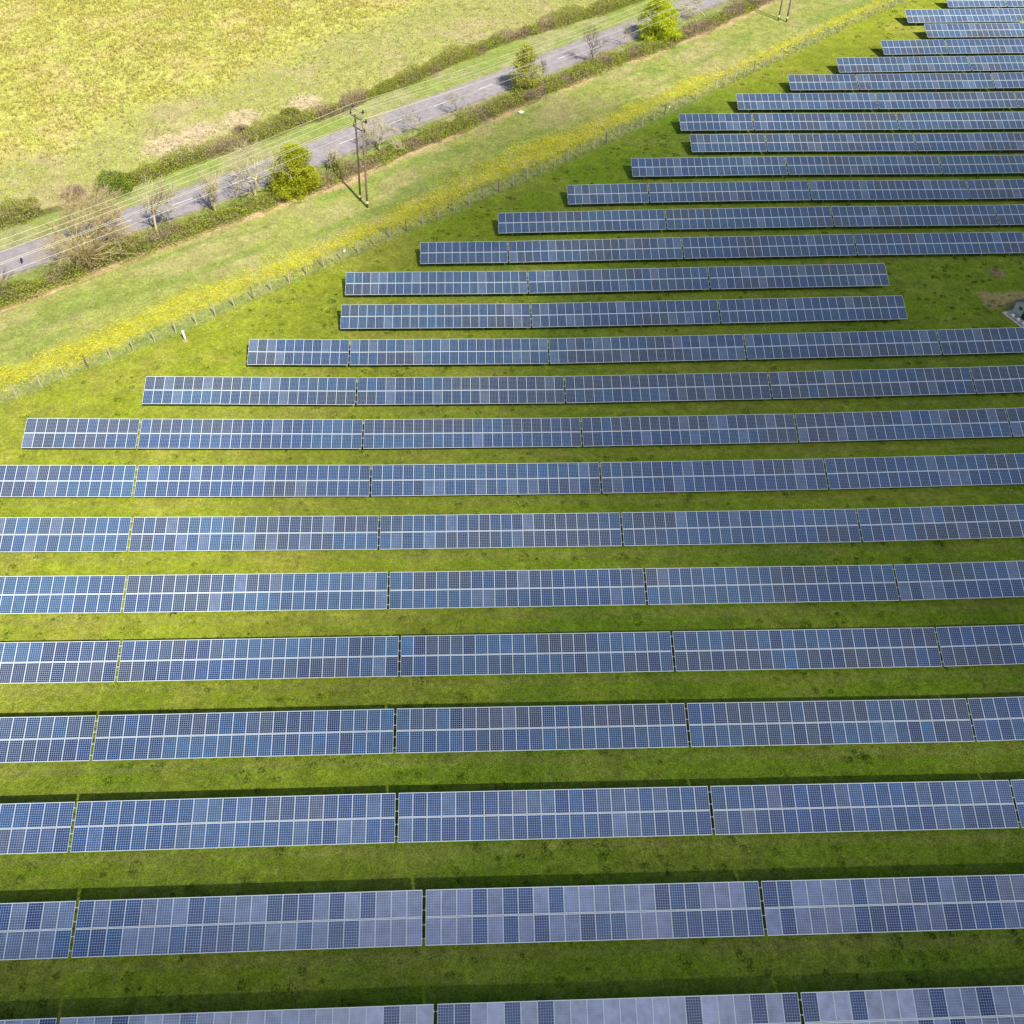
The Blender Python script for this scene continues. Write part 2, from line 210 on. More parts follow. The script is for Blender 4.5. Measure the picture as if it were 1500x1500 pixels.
# ---------------------------------------------------------------- ground sheet, coloured by what grows on it
ROADC = (smoothline(ROAD_UP, 1.5, 9), smoothline(ROAD_LO, 1.5, 9))
ru = resample(ROAD_UP, .5); MID = []
for q in smoothline(ROAD_LO, 2.5, 7):
    k = np.argmin(np.hypot(*(ru - q).T)); MID.append((q + ru[k]) / 2)
MID = smoothline(np.array(MID), 2.0, 9)
e0 = MID[0] - (MID[6] - MID[0]) / np.hypot(*(MID[6] - MID[0])) * 60; e1 = MID[-1] + (MID[-1] - MID[-7]) / np.hypot(*(MID[-1] - MID[-7])) * 90
MID = smoothline(np.vstack([e0, MID, e1]), 2.0, 5)
RW = 3.05
def zone(x, y):
    n1 = fbm(x, y, 6, 4, 1); n2 = fbm(x, y, 1.6, 3, 2); n3 = fbm(x, y, 22, 3, 3); n4 = fbm(x, y, .8, 2, 4)
    sF, aF = pdist(FENCE[1:], x, y); sL, aL = pdist(FLOWER, x, y); sC, aC = pdist(HEDGE_C, x, y); sB, aB = pdist(HEDGE_A[:-1] + HEDGE_B, x, y); sR, aR = pdist(MID, x, y); sE, aE = pdist(FIELD_EDGE, x, y)
    c = np.zeros(x.shape + (3,)); 
    def put(col, k): 
        nonlocal c
        c = c * (1 - k[..., None]) + np.array(col) * k[..., None]
    wob = (n2 - .5) * 1.6
    # lawn under the arrays
    c[:] = (.138, .215, .012)
    put((.19, .25, .018), sm(.46, .66, n3) * .5); put((.21, .225, .04), sm(.52, .72, n1) * .35); put((.09, .165, .010), sm(.54, .72, fbm(x, y, 9, 4, 8)) * .6)
    dry = np.clip(sm(14, -22, x + (n3 - .5) * 30) * sm(26, 48, y) + sm(138, 165, y + (n3 - .5) * 25), 0, 1); put((.245, .275, .022), dry * .8); put((.30, .285, .05), dry * sm(.48, .68, n1) * .5)  # dry masks the sunlit lawn; its brightness is painted in as yellower colour
    st = fbm(x * .25, y * 2.2, 2.2, 3, 5); put((.20, .22, .035), sm(.5, .7, st) * .35)
    # grass band between hedge and flowers
    b = sm(.3, -.6, sF + wob * .4)
    put((.27, .29, .07), b); put((.35, .31, .13), b * sm(.5, .68, n1) * .65); put((.19, .25, .045), b * sm(.5, .64, fbm(aC * .22, sC * 1.3, 2.4, 4, 6)) * .75)
    # pale tangled strip under the fence
    k = sm(2.1, 1.1, np.abs(sF + 1.0) + wob * .5); put((.23, .27, .07), k * .4)
    # buttercup strip
    wl = np.interp(aL, np.linspace(0, 210, len(FLOWW)), FLOWW) * .24
    k = sm(1.4, .2, np.abs(sL) / wl + (n2 - .5) * 1.4 + (n1 - .5) * 2.2); put((.37, .36, .03), k * .75); 
    # bare soil beside the low hedge
    k = sm(.8, 0, np.abs(sC - 1.7) - .35 + (n1 - .5) * 2.6); put((.50, .33, .19), k * .75)
    # hedge floors
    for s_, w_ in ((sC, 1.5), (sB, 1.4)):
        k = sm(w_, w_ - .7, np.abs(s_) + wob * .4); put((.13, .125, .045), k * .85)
    # verges
    v1 = ((sC < -1.0) & (sR > 0)); v2 = ((sB > 1.0) & (sR < 0))
    put((.20, .245, .06), v1 * 1.); put((.27, .24, .13), v1 * sm(.5, .64, n1) * .7)
    put((.225, .275, .065), v2 * 1.); put((.33, .30, .15), v2 * sm(.52, .66, n1) * .6)
    k = sm(1.1, .2, np.abs(sR) - RW + wob * .5) * (v1 | v2 | (np.abs(sR) < RW + .3)); put((.30, .25, .17), k * .7)
    # field beyond the upper hedge
    f = sm(-.6, -1.4, sB + wob * .6) * (sR < -4)
    put((.35, .345, .10), f); put((.28, .31, .065), f * sm(.45, .6, n1) * .6); put((.40, .33, .17), f * sm(.5, .7, fbm(x, y, 7, 4, 9)) * .6)
    for dx, dy in DRYP: put((.52, .39, .27), f * sm(4.6, 1.2, np.hypot(x - dx, (y - dy)) + (n1 - .5) * 5) * .8)
    r = f * sm(2., -5., sE + (n1 - .5) * 9)
    put((.43, .42, .10), r); put((.38, .41, .07), r * sm(.5, .6, n2) * .5); put((.47, .38, .15), r * sm(.5, .68, fbm(x, y, 5, 4, 12)) * .7); put((.55, .50, .07), r * sm(.5, .7, fbm(x, y, 3, 4, 13)) * .25)
    # worn line under the drip edge of each row
    for y0, lst in ROWS:
        inx = (x > lst[0][0] - .5) & (x < lst[-1][0] + 23); k = sm(.42, .1, np.abs(y - y0 + .30 + (n2 - .5) * .5)) * inx; put((.24, .19, .09), k * .28)
    # dry patches near the cabin
    dx, dy = SOIL; put((.24, .155, .10), sm(1.45, .8, np.hypot(x - dx, (y - dy) * 1.1) + (n4 - .5) * .8) * .9)
    k = sm(.5, -.3, np.maximum(61.7 - x, np.abs(y - 91.9) - 1.5) + (n2 - .5) * .9); put((.33, .26, .11), k * .9)
    return c * (.93 + .14 * n4[..., None])
def axis(lo, hi, step):
    a = np.arange(lo, hi + 1e-6, step); g = np.cumsum(step * 1.6 ** np.arange(1, 18)); g = g[g < 3000]
    return np.r_[(lo - g)[::-1], a, hi + g]
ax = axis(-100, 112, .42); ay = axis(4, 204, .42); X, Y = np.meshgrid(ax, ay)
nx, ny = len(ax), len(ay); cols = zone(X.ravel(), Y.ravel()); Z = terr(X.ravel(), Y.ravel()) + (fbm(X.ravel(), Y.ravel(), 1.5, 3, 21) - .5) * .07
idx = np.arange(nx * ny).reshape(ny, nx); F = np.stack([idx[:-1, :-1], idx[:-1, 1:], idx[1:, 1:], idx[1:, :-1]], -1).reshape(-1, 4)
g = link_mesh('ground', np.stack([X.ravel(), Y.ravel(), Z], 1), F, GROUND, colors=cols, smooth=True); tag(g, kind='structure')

# ---------------------------------------------------------------- clouds that dim part of the farm (high above, out of frame)
def cloud_mat(dens):
    M_ = bpy.data.materials.new('cloud_vapour'); M_.use_nodes = True; t = M_.node_tree; t.nodes.clear(); o = t.nodes.new('ShaderNodeOutputMaterial'); v = t.nodes.new('ShaderNodeVolumePrincipled')
    v.inputs['Color'].default_value = (.95, .96, 1, 1); v.inputs['Density'].default_value = dens; t.links.new(v.outputs[0], o.inputs['Volume']); return M_
def cloud(cx, cy, rx, ry, rz_, dens, rot=0, h=330):
    k = (h) / SUN_DIR.z; c = Vector((cx, cy, 0)) + SUN_DIR * k
    V = []; F = []; n, mm = 28, 16
    for i in range(mm + 1):
        th = math.pi * i / mm
        for j in range(n):
            ph = 2 * math.pi * j / n; bump_ = 1 + .10 * math.sin(3 * ph + cx) + .06 * math.sin(5 * ph + 2 * th + cy)
            x_, y_ = rx * math.sin(th) * math.cos(ph) * bump_, ry * math.sin(th) * math.sin(ph) * bump_
            V.append((x_ * math.cos(rot) - y_ * math.sin(rot), x_ * math.sin(rot) + y_ * math.cos(rot), rz_ * math.cos(th)))
    for i in range(mm):
        for j in range(n): F.append((i * n + j, (i + 1) * n + j, (i + 1) * n + (j + 1) % n, i * n + (j + 1) % n))
    o = link_mesh('cloud', V, F, cloud_mat(dens), smooth=True); o.location = c; tag(o, kind='structure'); return o
for a in CLOUDS: cloud(*a)

# ---------------------------------------------------------------- road
def ribbon(P, off0, off1, dz, name, m_, u0=None, u1=None, parent=None):
    P = np.array(P); d = np.gradient(P, axis=0); d /= np.hypot(*d.T)[:, None]; nrm = np.stack([d[:, 1], -d[:, 0]], 1)
    ks = np.linspace(off0, off1, max(2, int(abs(off1 - off0) / .6) + 1)); V = []
    for p_, n_ in zip(P, nrm):
        for k in ks: q = p_ + n_ * k; V.append((q[0], q[1], T(q[0], q[1]) + dz))
    nk = len(ks); F = [(i * nk + j, (i + 1) * nk + j, (i + 1) * nk + j + 1, i * nk + j + 1) for i in range(len(P) - 1) for j in range(nk - 1)]
    return V, F
V, F = ribbon(MID, -RW, RW, .055, '', None); tag(link_mesh('road', V, F, ROADM, smooth=True), kind='structure')
mb = MB(); fine = resample(MID, .75); i = 4
while i < len(fine) - 6: V, F = ribbon(fine[i:i + 5], -.055, .055, .062, '', None); mb.add(V, F); i += 12
tag(mb.build('road_marking', PAINT), kind='structure')

# ---------------------------------------------------------------- solar tables
TILT = math.radians(19.81); ORD = 'first second third fourth fifth sixth seventh eighth ninth tenth eleventh twelfth thirteenth fourteenth fifteenth sixteenth seventeenth eighteenth nineteenth twentieth'.split() + ['twenty-' + k for k in 'first second third fourth fifth sixth'.split()]
mb = MB(); hw, hl, fr = .502, .825, .017; fe = .040
mb.box(-hw + fr, hw - fr, -hl + fe, hl - fe, -.03, -.004, 0)
for x0, x1, y0, y1 in ((-hw, hw, -hl, -hl + fe), (-hw, hw, hl - fe, hl), (-hw, -hw + fr, -hl + fe, hl - fe), (hw - fr, hw, -hl + fe, hl - fe)): mb.box(x0, x1, y0, y1, -.036, 0, 1)
panel0 = mb.build('solar_panel', [CELLS, FRAME]); PME = panel0.data; bpy.data.objects.remove(panel0)
def frame_mesh(n):
    """posts, rafters and braces under a table of n columns, table frame: x along the row from the left end, y up the slope"""
    L_ = n * 1.01; mb = MB(); ct, st_ = math.cos(TILT), math.sin(TILT)
    for i in range(1):
        x = 0
        yr, yf = 2.45, .75
        for yy in (yf, yr):
            zt = .8 + yy * math.tan(TILT) * 1. - .13; mb.box(x - .05, x + .05, yy - .04, yy + .04, -.4, zt)
        M_ = Matrix.Translation((x, 0, .8)) @ Matrix.Rotation(TILT, 4, 'X'); mb.box(-.035, .035, .12, 3.2, -.19, -.115, 0, M_)
        a = Vector((x + .06, yr, .35)); b_ = Vector((x + .06, yf + .35, .9)); mb.tube([a, b_], .025, 5)
    me = mb.build('tmp', STEEL); d = me.data; bpy.data.objects.remove(me); return d
def rail_mesh(n):
    mb = MB(); mb.box(-.075, n * 1.01 + .065, -.025, .025, -.112, -.04); me = mb.build('tmp', FRAME); d = me.data; bpy.data.objects.remove(me); return d
FR = {n: frame_mesh(n) for n in (11, 22)}; RL = {n: rail_mesh(n) for n in (11, 22)}
PAL = np.array([(.004, .012, .050), (.004, .026, .085), (.008, .055, .145), (.012, .048, .100), (.018, .018, .030), (.13, .155, .22), (.024, .022, .032)])
def pcol(ri, half, x):
    """factory batches: neighbouring modules tend to share a tone; nearest rows also hold painted cloud reflection"""
    a = float(fbm(np.array([x]), np.array([ri * 37.7 + half * 13.3]), 7.5, 2, 31)[0]); b = float(fbm(np.array([x]), np.array([ri * 11.1 + half * 5.7]), 5, 2, 32)[0])
    c = PAL[1] * (1 - sm(.35, .65, a)) + PAL[3] * sm(.35, .65, a)
    brown = sm(.53, .72, b + (BROWN.get((ri, half), 0) * .22)); c = c * (1 - brown * .8) + PAL[6] * brown * .8
    r = random.random()
    if .95 < r: c = c * .5 + PAL[2] * .5
    if r < .10: c = c * .5 + PAL[0] * .5
    elif r < .20 and ri < 5: c = PAL[0]
    elif r < .20 + .01: c = c * .6 + PAL[5] * .4
    if ri < 3 and r > .22 + .22 * ri: q_ = (.85, .6, .3)[ri] * (1 if -12 < x < 25 else .6) * random.uniform(.75, 1.1); c = c * (1 - q_) + np.array(((.32, .32, .37), (.21, .22, .30), (.15, .16, .23))[ri]) * q_  # pale cloud reflection painted into the cells of the nearest rows
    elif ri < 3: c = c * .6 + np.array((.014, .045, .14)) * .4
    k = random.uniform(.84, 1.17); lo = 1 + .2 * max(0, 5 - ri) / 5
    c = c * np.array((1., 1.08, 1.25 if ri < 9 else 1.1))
    return tuple(np.clip(c * k * lo, 0, 1)) + (1,)
BROWN = {(3, 1): 1, (4, 0): .9, (8, 1): .9, (9, 0): .7, (9, 1): .9, (10, 0): .7, (19, 1): .6, (20, 1): .7, (21, 0): .5, (6, 1): .4}
def solar_table(x0, y0, n, ri, label):
    L_ = n * 1.01; z0, z1 = T(x0, y0 + 1.5), T(x0 + L_, y0 + 1.5); ang = math.atan2(z1 - z0, L_)
    t = empty('solar_table', (x0, y0, z0)); t.rotation_euler = (0, -ang, 0)
    tag(t, label, 'solar array', 'tables of blue solar panels standing in long rows on the grass')
    ns = 3 if n < 15 else 6
    for i in range(ns):
        o = bpy.data.objects.new('support_frame', FR[22]); COL.objects.link(o); o.parent = t; o.location = (L_ * (i + .5) / ns, 0, 0)
    Mt = Matrix.Translation((0, 0, .8)) @ Matrix.Rotation(TILT, 4, 'X')
    for yy in (.40, 1.22, 2.10, 2.92):
        o = bpy.data.objects.new('rail', RL[n]); COL.objects.link(o); o.parent = t; o.matrix_local = Mt @ Matrix.Translation((0, yy, 0))
    ph = random.uniform(0, 6); 
    for half in (0, 1):
        for i in range(n):
            o = bpy.data.objects.new('solar_panel', PME); COL.objects.link(o); o.parent = t
            yy = .825 + half * 1.68; dz = .006 * math.sin(i * .55 + ph) + random.uniform(-.003, .003)
            o.matrix_local = Mt @ Matrix.Translation((i * 1.01 + .505, yy, dz)) @ Matrix.Rotation(random.gauss(0, .005), 4, 'X') @ Matrix.Rotation(random.gauss(0, .004), 4, 'Y')
            o.color = pcol(ri, half, x0 + i)
    return t
for ri, (y0, lst) in enumerate(ROWS):
    for k, (x0, n) in enumerate(lst):
        if k == 0: lab = ('short ' if n == 11 else '') + 'solar table at the left end of the %s row from the bottom' % ORD[ri]
        elif k == len(lst) - 1: lab = 'solar table at the right end of the %s row from the bottom' % ORD[ri]
        else: lab = '%s solar table from the left in the %s row from the bottom' % (ORD[k], ORD[ri])
        solar_table(x0, y0, n, ri, lab)

# ---------------------------------------------------------------- generic plant makers
def blades(P, n, size, spread, col, jit=.2, up=1.0, wid=.25):
    """n pointed leaves per clump at points P (N,3); size (N,), col (N,3) -> vertices, triangles, colours"""
    N_ = len(P); P = np.repeat(P, n, 0); s = np.repeat(size, n); c = np.repeat(col, n, 0); M_ = N_ * n
    a = rng.random(M_) * 2 * np.pi; r = np.sqrt(rng.random(M_)) * np.repeat(spread, n); base = P + np.stack([np.cos(a) * r, np.sin(a) * r, np.zeros(M_)], 1)
    b = a + rng.normal(0, .9, M_); tip = base + np.stack([np.cos(b) * s * .5, np.sin(b) * s * .5, s * up * rng.uniform(.5, 1.1, M_)], 1)
    t = rng.random(M_) * 2 * np.pi; wv = np.stack([np.cos(t), np.sin(t), np.zeros(M_)], 1) * (s * wid)[:, None]
    V = np.stack([base - wv, base + wv, tip], 1).reshape(-1, 3); F_ = np.arange(M_ * 3).reshape(-1, 3)
    cc = np.repeat(c * (1 + rng.uniform(-jit, jit, (M_, 1))), 3, 0); return V, F_, cc
def leaf_quads(P, size, col, jit=.25, flat=0.):
    N_ = len(P); u = rng.normal(size=(N_, 3)); u[:, 2] *= (1 - flat); u /= np.linalg.norm(u, axis=1)[:, None]; v = rng.normal(size=(N_, 3)); v[:, 2] *= (1 - flat); v -= u * (u * v).sum(1)[:, None]; v /= np.linalg.norm(v, axis=1)[:, None]
    u *= (size * .5)[:, None]; v *= (size * .34)[:, None]
    V = np.stack([P - u, P + v, P + u, P - v], 1).reshape(-1, 3); return V, np.arange(N_ * 4).reshape(-1, 4), np.repeat(col * (1 + rng.uniform(-jit, jit, (N_, 1))), 4, 0)
def segs_mesh(segs, col, jit=.12, n=4):
    """tapered twigs; segs (M,8): p0, p1, r0, r1"""
    S_ = np.array(segs, float); p0, p1, r0, r1 = S_[:, :3], S_[:, 3:6], S_[:, 6], S_[:, 7]; d = p1 - p0; d /= np.linalg.norm(d, axis=1)[:, None] + 1e-9
    ref = np.where(np.abs(d[:, 2:3]) < .9, [[0, 0, 1.]], [[1., 0, 0]]); a = np.cross(d, ref); a /= np.linalg.norm(a, axis=1)[:, None]; b = np.cross(d, a); V = []
    for p_, r_ in ((p0, r0), (p1, r1)):
        for k in range(n): th = 2 * np.pi * k / n; V.append(p_ + (a * np.cos(th) + b * np.sin(th)) * r_[:, None])
    V = np.stack(V, 1).reshape(-1, 3); o = np.arange(len(S_))[:, None] * 2 * n; F_ = np.concatenate([o + np.array([k, (k + 1) % n, n + (k + 1) % n, n + k]) for k in range(n)], 0)
    c = np.array(col) * np.ones((len(S_), 3)) * (1 + rng.uniform(-jit, jit, (len(S_), 1))); return V, F_, np.repeat(c, 2 * n, 0)
def cat(*parts):
    Vs, Fs, Cs, b = [], [], [], 0
    for V, F_, C in parts: Vs.append(V); Fs.append(F_ + b); Cs.append(C); b += len(V)
    return np.concatenate(Vs), np.concatenate(Fs), np.concatenate(Cs)
def grow(r, base, H, R, lean, levels=5, trunk=.25, kids=3, r0=None, upb=.35, wig=.16, spread=1.7):
    """limbs of a tree inside a crown H high and 2R wide; returns trunk segments, branch segments, tips"""
    r0 = r0 or H * .020; tr, br, tips = [], [], []
    def walk(p, d, l, rad, lev):
        nseg = 3 if lev < 3 else 2; q = p.copy(); rr = rad
        for k in range(nseg):
            d = d + r.normal(0, wig, 3); d[2] += upb * .18; d /= np.linalg.norm(d); e = q + d * l / nseg; r2 = rr * .86
            (tr if lev == 0 else br).append((*q, *e, rr, r2)); q = e; rr = r2
            if lev >= 1 and lev < levels and k < nseg - 1:
                s = side(d, r); walk(q, s, l * r.uniform(.45, .68), rr * .55, lev + 1)
        if lev < levels:
            for _ in range(kids if lev else kids + 2):
                s = side(d, r, .55 if lev else .85); walk(q, s, l * r.uniform(.6, .85) * (1 if lev else 1.15), rr * .68, lev + 1)
        else: tips.append(q)
    def side(d, r, k=.8):
        v = r.normal(size=3); v -= d * v.dot(d); v /= np.linalg.norm(v); s = d + v * r.uniform(.5, 1.3) * k * (R / H * spread); s[2] += upb * .3; return s / np.linalg.norm(s)
    walk(np.array([0., 0, 0]), np.array([0, 0, 1.]), H * trunk, r0, 0)
    A = np.array(tr); B = np.array(br); top = B[:, 5].max(); half = np.percentile(np.hypot(B[:, 3], B[:, 4]), 96)
    def warp(Q):
        Q = Q.copy(); 
        for o in (0, 3):
            h = Q[:, o + 2] * H / top; k = R / half
            Q[:, o] = Q[:, o] * k + lean * (h / H) ** 1.3 + base[0]; Q[:, o + 1] = Q[:, o + 1] * k + base[1]; Q[:, o + 2] = h + base[2] - .05
        return Q
    A = warp(A); B = warp(B); tp = np.array(tips); tp = warp(np.hstack([tp, tp, np.zeros((len(tp), 2))]))[:, :3]
    return A, B, tp
BARKC = {'pale': (.47, .42, .24), 'brown': (.22, .17, .12), 'olive': (.20, .17, .09), 'green': (.13, .10, .06), 'twiggy': (.50, .42, .20), 'grey': (.33, .28, .19)}
def mk_tree(name, x, y, H, R, lean, label, category, group, style, seed):
    r = np.random.default_rng(seed); z = T(x, y); root = empty(name, (x, y, z)); o0 = np.zeros(3); bark = BARKC[style]
    if style in ('olive', 'green'):
        A, B, tp = grow(r, o0, H * .93, R * .7, lean, 3, trunk=.5, kids=3, r0=.022 * H, upb=.6)
        V, F_, C = segs_mesh(A, bark, .05, 8); link_mesh('trunk', V, F_, BARK, root, C, True); V, F_, C = segs_mesh(B, bark, .2, 4); link_mesh('branches', V, F_, BARK, root, C)
        # leaf sprays: clumps set on a broad cone, tighter towards the top, with gaps between them
        n = int((420 if style == 'green' else 260) * R); h = r.beta(1.2, 1.2, n) * .93 + .05; a = r.random(n) * 2 * np.pi
        prof = np.where(h < .25, .62 + h * 1.5, 1.0 * (1 - ((h - .25) / .75) ** 2.6 * .80)) * R * (1 + .22 * np.sin(a * 3 + h * 9 + seed) + .12 * np.sin(a * 7 - h * 14))
        rad = prof * np.clip(r.random(n) ** .42, 0, 1); cc = np.stack([np.cos(a) * rad + lean * h ** 1.3, np.sin(a) * rad, h * H - rad * .10], 1); cc[:, 2] = np.maximum(cc[:, 2], .25)
        keep = fbm(cc[:, 0] * 1. + seed, cc[:, 2] * 1.2 + cc[:, 1], 1.1, 2, seed) > (.27 if style == 'green' else .33); cc = cc[keep]
        k = 26 if style == 'green' else 24; P = np.repeat(cc, k, 0) + r.normal(0, 1, (len(cc) * k, 3)) * np.array([.30, .30, .12]); tone = np.repeat(r.uniform(.55, 1.3, (len(cc), 1)), k, 0)
        col = (np.array((.38, .41, .025)) if y < 150 else np.array((.46, .53, .025))) if style == 'green' else np.array((.40, .40, .06))
        V, F_, C = leaf_quads(P, r.uniform(.10, .22, len(P)), col * tone, .25, .4); link_mesh('crown', V, F_, LEAF, root, C)
        tag(root, label, category, group); return root
    lv, kids, trk = {'pale': (4, 3, .20), 'twiggy': (5, 3, .07), 'brown': (4, 3, .22), 'grey': (4, 2, .22)}[style]
    A, B, tp = grow(r, o0, H, R, lean, lv, trunk=trk, kids=kids, r0=.022 * H if style == 'pale' else .016 * H, upb={'pale': .12, 'twiggy': .08, 'brown': .3, 'grey': .2}[style], wig=.20, spread={'pale': 3.0, 'twiggy': 3.0, 'brown': 2.2, 'grey': 2.6}[style])
    mn = {'pale': .026, 'twiggy': .022, 'brown': .014, 'grey': .014}[style]; B[:, 6] = np.maximum(B[:, 6] * 1.45, mn); B[:, 7] = np.maximum(B[:, 7] * 1.45, mn * .6)
    V, F_, C = segs_mesh(A, bark, .05, 8); link_mesh('trunk', V, F_, BARK, root, C, True)
    if style == 'twiggy':           # low limbs that sweep out to the ground all round
        extra = []
        for k in range(90):
            a = r.random() * 2 * np.pi; d = np.array([np.cos(a), np.sin(a), r.uniform(.12, 1.8)]); q = np.array([0, 0, r.uniform(.3, 1.6)]); l = R * r.uniform(.5, 1.0); rr = .075
            for j in range(5):
                d = d + r.normal(0, .12, 3); d /= np.linalg.norm(d); e = q + d * l / 5; e[2] = max(e[2], .15); extra.append((*q, *e, rr, rr * .8)); rr *= .8
                for _ in range(2): f = d + r.normal(0, .6, 3); f[2] = abs(f[2]) * .8; f /= np.linalg.norm(f); extra.append((*q, *(q + f * l * .3), rr * .6, .012))
                q = e
            tp = np.vstack([tp, q[None]])
        B = np.vstack([B, np.array(extra)])
    V, F_, C = segs_mesh(B, bark, .2, 3)
    k = {'pale': 1, 'twiggy': 3, 'brown': 2, 'grey': 2}[style]; P = np.repeat(tp, k, 0); c0 = np.array([0, 0, H * .35]); d = P - c0; d /= np.linalg.norm(d, axis=1)[:, None]; d = d + r.normal(0, .5, d.shape); d /= np.linalg.norm(d, axis=1)[:, None]
    e = P + d * r.uniform(.25, .7, (len(P), 1)) * (H / 8); tw = np.hstack([P, e, np.full((len(P), 1), .008), np.full((len(P), 1), .004)])
    tcol = {'pale': (.44, .38, .22), 'twiggy': (.42, .32, .20), 'brown': (.25, .19, .15), 'grey': (.30, .25, .18)}[style]
    q = cat((V, F_, C), segs_mesh(tw, tcol, .2, 3)); link_mesh('crown', q[0], q[1], BARK, root, q[2])
    tag(root, label, category, group); return root

TL = {
 'bareA': ('bare_tree', 'broad bare tree with countless fine tan twigs nearest the left edge', 'twiggy'),
 'bareB': ('bare_tree', 'tall slender bare tree with pale trunk, right of the broad twiggy one', 'pale'),
 'bareC': ('bare_tree', 'small bare tree with pale trunk between two larger pale bare trees', 'pale'),
 'bareD': ('bare_tree', 'wide pale bare tree just left of the bushy yellow green tree', 'pale'),
 'leafA': ('leafy_tree', 'bushy yellow green tree left of the twin power pole', 'green'),
 'bareE': ('bare_tree', 'small bare tree just right of the bushy yellow green tree', 'pale'),
 'bareF': ('bare_tree', 'bare tree standing directly behind the near twin power pole', 'pale'),
 'bareN': ('bare_tree', 'stubby bare sapling in the hedge right of the twin power pole', 'pale'),
 'bareG': ('bare_tree', 'spreading thin bare tree casting round shadow on the road right of the pole', 'grey'),
 'bareH': ('bare_tree', 'faint bare tree by the road midway between pole and olive tree', 'grey'),
 'olive': ('budding_tree', 'upright olive green tree just coming into leaf beside the road', 'olive'),
 'bareI': ('bare_tree', 'narrow bare sapling right beside the olive green tree', 'grey'),
 'bareJ': ('bare_tree', 'dark bare tree with open crown beside the far dashed road stretch', 'brown'),
 'bareK': ('bare_tree', 'little bare tree just left of the bright green leafy tree', 'grey'),
 'leafB': ('leafy_tree', 'bright green leafy tree beside the road near the top edge', 'green'),
 'bareL': ('bare_tree', 'low wide bare tree right of the bright green tree at top edge', 'pale'),
 'bareM': ('bare_tree', 'purple brown bare shrub cut by the left edge below the road', 'brown'),
 'shrubA': ('bare_shrub', 'pinkish brown leafless shrub in the hedge below the olive tree', 'brown')}
for i, (k, x, y, H, R, lean) in enumerate(TREES):
    R *= {'leafA': 1.02, 'leafB': 1.1, 'olive': 1.1}.get(k, 1.28)
    if k == 'purple': continue
    if k == 'bareA': H, R, lean = 10.6, 6.4, 2.2
    nm, lab, st_ = TL[k]
    mk_tree(nm, x, y, H, R, lean, lab, 'shrub' if 'shrub' in lab else 'tree', 'trees along the country road', st_, 50 + i)

# ---------------------------------------------------------------- hedges
def hedge(P, wd, ht, label, colf, seed, dens=330):
    Q = smoothline(P, 1.0, 5); d = np.gradient(Q, axis=0); d /= np.hypot(*d.T)[:, None]; nr = np.stack([d[:, 1], -d[:, 0]], 1); M_ = int(len(Q) * dens); r = np.random.default_rng(seed)
    t = r.random(M_) * (len(Q) - 1.001); i = t.astype(int); f = (t - i)[:, None]; c = Q[i] * (1 - f) + Q[i + 1] * f; nn = nr[i]
    th = r.uniform(-.15, math.pi + .15, M_); rad = 1 - np.abs(r.normal(0, .22, M_)); big = .45 + 1.1 * fbm(t, th * 1.3, 2.6, 3, seed); fine_ = .85 + .3 * fbm(t, th * 2, .7, 2, seed + 1)
    hh = ht * (.25 + 1.5 * fbm(t, t * 0, 4, 3, seed + 2)); rr = rad * big * fine_
    lat = np.cos(th) * rr * wd * .62; z = np.clip(np.sin(th), 0.02, 1) ** .8 * rr * hh * 1.2
    xy = c + nn * lat[:, None]; P3 = np.stack([xy[:, 0], xy[:, 1], terr(xy[:, 0], xy[:, 1]) + z], 1)
    root = empty('hedge', (float(Q[len(Q) // 2][0]), float(Q[len(Q) // 2][1]), 0)); root.location.z = T(root.location.x, root.location.y); off = np.array(root.location)
    g_ = colf(t / len(Q), fbm(t, th * 0 + lat, 3.2, 3, seed + 5)); col = np.array((.29, .33, .045)) * g_[:, None] + np.array((.34, .26, .16)) * (1 - g_)[:, None]
    keep = r.random(M_) < (.55 + .45 * g_)
    V, F_, C = leaf_quads((P3 - off)[keep], r.uniform(.10, .25, keep.sum()), col[keep], .3); link_mesh('foliage', V, F_, LEAF, root, C)
    k = r.integers(0, M_, M_ // 5); p1 = P3[k]; p0 = p1.copy(); p0[:, :2] = c[k] + nn[k] * (lat[k] * .5)[:, None]; p0[:, 2] -= z[k] * r.uniform(.4, .9, len(k)); p1 = p1 + (p1 - p0) * .18
    sg = np.hstack([p0 - off, p1 - off, np.full((len(k), 1), .014), np.full((len(k), 1), .007)]); V, F_, C = segs_mesh(sg, (.34, .26, .16), .3, 3); link_mesh('twigs', V, F_, BARK, root, C)
    tag(root, label, 'hedge', 'hedges along the country road'); return root
hedge([(-75, 102)] + HEDGE_A, 2.6, 2.0, 'green hedge stub by the field at the left edge, left of the broad twiggy tree', lambda t, n: sm(.3, .5, n + .1), 101, 420)
hedge(HEDGE_B, 2.3, 1.45, 'long mixed hedge between the flowering field and the road verge', lambda t, n: sm(.33, .55, n + np.where(t < .06, .4, 0) + np.where((t > .28) & (t < .36), -.2, 0) + np.where(t > .7, .06, 0)), 102, 420)
hedge(HEDGE_C, 3.3, 1.1, 'long low brown green hedge between the road and the grass band', lambda t, n: sm(.36, .56, n + np.where(t < .2, .14, 0) - np.where((t > .55), .02, 0)), 103, 420)

